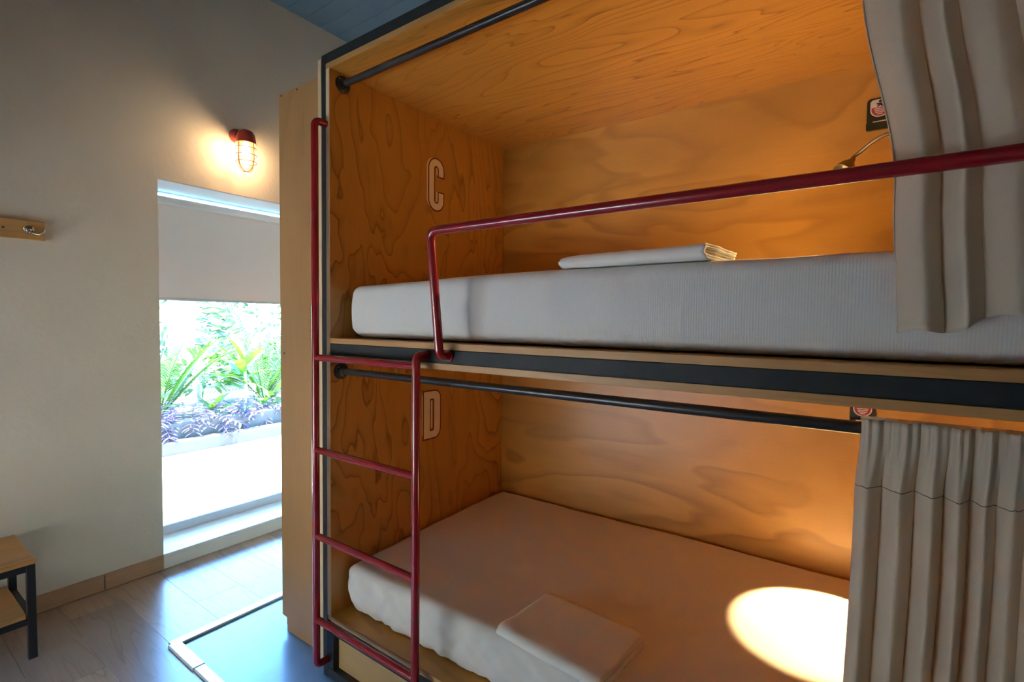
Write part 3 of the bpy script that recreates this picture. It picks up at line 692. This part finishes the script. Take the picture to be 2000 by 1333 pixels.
# ------------------------------------------------------------------ garden
tag(MB().box(-40, 40, -40, 40, -.40, -.13).build('ground', M['sand']), 'pale ground around the house', 'ground', kind='structure')
tag(MB().box(-3.74, XW-TW-.001, -6, 8, -.129, -.005).build('terrace', M['paving']), 'sunlit pale terrace outside the window', 'terrace', kind='structure')
tag(MB().box(-9, 9, -6.7, -6.5, -.13, 2.6).build('sky_block_wall', M['sky_block_render']), 'added unseen wall blocking the low sky behind the house', 'wall', kind='structure')  # unseen, added to block horizon sky and bounce warm light into window 2
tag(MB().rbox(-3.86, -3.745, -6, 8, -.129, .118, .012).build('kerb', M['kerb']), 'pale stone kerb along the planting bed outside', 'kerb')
tag(MB().rbox(-4.02, -3.90, -6, 8, -.129, .270, .015).build('planter_edging', M['planter']), 'dark edging of the planting bed behind the kerb', 'edging')
tag(MB().box(-12, -4.025, -6, 10, -.129, .20).build('planting_bed', M['soil']), 'dark soil of the garden bed', 'soil', kind='stuff')
def leaf_strip(base, direction, length, width, droop, roll, mb, nseg=6):
    B = Vector(base); d = Vector(direction).normalized(); side = d.cross(Vector((0,0,1)))
    side = side.normalized() if side.length > .01 else Vector((0,1,0)); side = (Matrix.Rotation(roll, 3, d) @ side)
    V = []; F = []; p = B.copy(); 
    for i in range(nseg+1):
        t = i/nseg; wdt = width*math.sin(PI*min(.08+.92*t, 1))**.8 if t < 1 else 0.0005
        nrm = side.cross(d); V += [p-side*wdt/2+nrm*wdt*.12, p, p+side*wdt/2+nrm*wdt*.12]
        d = (d+Vector((0,0,-droop/nseg))).normalized(); p = p+d*length/nseg
    for i in range(nseg):
        a = 3*i; F += [(a, a+1, a+4, a+3), (a+1, a+2, a+5, a+4)]
    return mb.add(V, F)
def palm(x, y, z0, h, nf, flen, label, rng, mat):
    e = empty('areca_palm', (x, y, z0), label, 'palm', 'palms in the garden bed')
    for k in range(nf):
        az = 2*PI*k/nf+rng.uniform(-.3, .3); el = rng.uniform(.7, 1.25); d = Vector((math.cos(az)*math.cos(el), math.sin(az)*math.cos(el), math.sin(el)))
        p = Vector((x, y, z0)); pts = []; L_ = flen*rng.uniform(.8, 1.1); n = 16; dd = d.copy()
        for i in range(n+1):
            pts.append(p.copy()); dd = (dd+Vector((0,0,-1.5/n*(i/n)))).normalized(); p = p+dd*L_/n
        mb = MB(); mb.tube(pts, [.010*(1-.8*i/n) for i in range(n+1)], 5)
        for i in range(4, 2*n):
            t = i/(2*n); j = min(int(t*n), n-1); q = pts[j].lerp(pts[j+1], t*n-j); tan = (pts[j+1]-pts[j]).normalized()
            sd_ = tan.cross(Vector((0,0,1))).normalized() if abs(tan.z) < .98 else Vector((1,0,0))
            ll = L_*.36*math.sin(PI*(.12+.85*t))
            for s in (-1, 1): leaf_strip(q, tan*.75+sd_*s*.9+Vector((0,0,.25)), ll, .022, .55, 0, mb, 3)
        mb.build('frond', mat, e, True)
    return e
rng = random.Random(5)
palm(-4.6, 1.05, .2, 1, 9, 1.0, 'feathery green palm in the garden bed left of the broad-leaved plant', rng, M['leaf_palm'])
palm(-4.9, 2.35, .2, 1, 9, 1.1, 'feathery green palm in the garden bed nearest the wardrobe', rng, M['leaf_palm'])
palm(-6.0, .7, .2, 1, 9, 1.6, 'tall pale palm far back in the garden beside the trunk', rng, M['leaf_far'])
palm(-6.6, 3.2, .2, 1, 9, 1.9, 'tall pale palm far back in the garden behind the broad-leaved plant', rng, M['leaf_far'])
def cordyline(x, y, h, n, size, label, rng, mat):
    e = empty('broad_leaf_plant', (x, y, .2), label, 'plant', 'broad-leaved plants in the garden bed')
    MB().tube([(x, y, .19), (x+.02, y+.01, .2+h*.5), (x, y, .2+h)], .016, 8).build('stem', M['stem'], e, True)
    for k in range(n):
        az = k*2.4+rng.uniform(-.3, .3); el = .35+.9*k/n; z = .2+h*(.55+.45*k/n)
        mb = MB(); leaf_strip((x, y, z), (math.cos(az)*math.cos(el), math.sin(az)*math.cos(el), math.sin(el)), size*rng.uniform(.75, 1.1), size*.22, .7, rng.uniform(-.4, .4), mb, 7)
        mb.build('leaf', mat, e, True)
cordyline(-4.25, 1.78, .62, 12, .50, 'bright lime broad-leaved plant in the middle of the garden bed', rng, M['leaf_lime'])
cordyline(-4.35, .88, .15, 9, .34, 'low green broad-leaved plant at the left of the garden bed', rng, M['leaf_lime'])
cordyline(-4.20, 1.42, .10, 9, .30, 'low lime broad-leaved plant below the palm frond', rng, M['leaf_lime'])
cordyline(-4.30, 2.15, .12, 9, .34, 'low broad-leaved plant at the right of the garden bed', rng, M['leaf'])
cordyline(-4.22, 1.98, .05, 8, .26, 'small lime broad-leaved plant among the purple plants', rng, M['leaf_lime'])
ORD = ('first', 'second', 'third', 'fourth', 'fifth', 'sixth', 'seventh', 'eighth', 'ninth', 'tenth', 'eleventh', 'twelfth')
for k in range(12):
    x, y = -4.08+rng.uniform(-.06, .05), .72+k*.150+rng.uniform(-.03, .03); mb = MB(); tops = []
    e = empty('purple_plant', (x, y, .2), 'purple-leaved trailing plant at the edge of the garden bed, %s from the left' % ORD[k], 'plant', 'purple plants along the bed edging')
    sm_ = MB()
    for q in range(6):
        az = rng.uniform(-.9, .9) if q < 4 else rng.uniform(0, 2*PI); d = Vector((math.cos(az)*.7, math.sin(az)*.8, rng.uniform(.3, 1.0))).normalized(); p = Vector((x, y, .2)); pts = [p.copy()]
        for i in range(6):
            d = (d+Vector((0,0,-.22 if q < 3 else -.05))).normalized(); p = p+d*.055; pts.append(p.copy())
            for s in (-1, 1):
                sd_ = Vector((-d.y, d.x, 0)); leaf_strip(p, d*.5+sd_*s+Vector((0,0,.25)), .095, .026, .7, 0, mb, 3)
        sm_.tube(pts, .004, 5)
    mb.build('foliage', M['leaf_purple'], e, True); sm_.build('stem', M['leaf_purple'], e, True)
def bush(x, y, z0, rx, rz, n, mat, label, rng, size=.16):
    e = empty('bush', (x, y, z0), label, 'bush', 'bushes at the back of the garden'); mb = MB()
    for k in range(n):
        a = rng.uniform(0, 2*PI); u = rng.uniform(-1, 1); r = rng.uniform(.55, 1)**.6; s = math.sqrt(1-u*u)
        p = Vector((x+rx*r*s*math.cos(a), y+rx*r*s*math.sin(a), z0+.1+rz*(1+r*u)))
        if p.z < z0+.25: continue
        d = Vector((math.cos(a)*s+rng.uniform(-.5, .5), math.sin(a)*s+rng.uniform(-.5, .5), u*.6+rng.uniform(-.1, .7)))
        leaf_strip(p, d, size*rng.uniform(.6, 1.3), size*.3, .6, rng.uniform(-1, 1), mb, 3)
    mb.build('foliage', mat, e, True)
    MB().tube([(x, y, z0-.02), (x, y, z0+rz)], .03, 6).build('stem', M['bark'], e, True)
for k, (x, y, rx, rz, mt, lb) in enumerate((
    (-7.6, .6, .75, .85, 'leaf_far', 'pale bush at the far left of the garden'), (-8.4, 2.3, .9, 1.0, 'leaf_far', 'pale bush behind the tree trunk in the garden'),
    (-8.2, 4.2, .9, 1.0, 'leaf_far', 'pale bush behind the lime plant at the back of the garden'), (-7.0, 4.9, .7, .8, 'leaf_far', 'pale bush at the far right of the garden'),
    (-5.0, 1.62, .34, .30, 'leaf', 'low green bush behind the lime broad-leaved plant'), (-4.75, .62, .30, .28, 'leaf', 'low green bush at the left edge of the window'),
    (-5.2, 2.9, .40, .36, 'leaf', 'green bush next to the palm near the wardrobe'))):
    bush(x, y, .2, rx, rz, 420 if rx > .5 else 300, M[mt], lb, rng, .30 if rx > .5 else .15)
tr = empty('tree_trunk', (-6.3, 1.95, .2), 'pale thick tree trunk at the back of the garden', 'tree')
MB().tube([(-6.3, 1.95, .18), (-6.32, 1.93, .9), (-6.34, 2.0, 1.8), (-6.4, 2.1, 3.4)], [.20, .16, .14, .11], 14).build('trunk', M['bark'], tr, True)
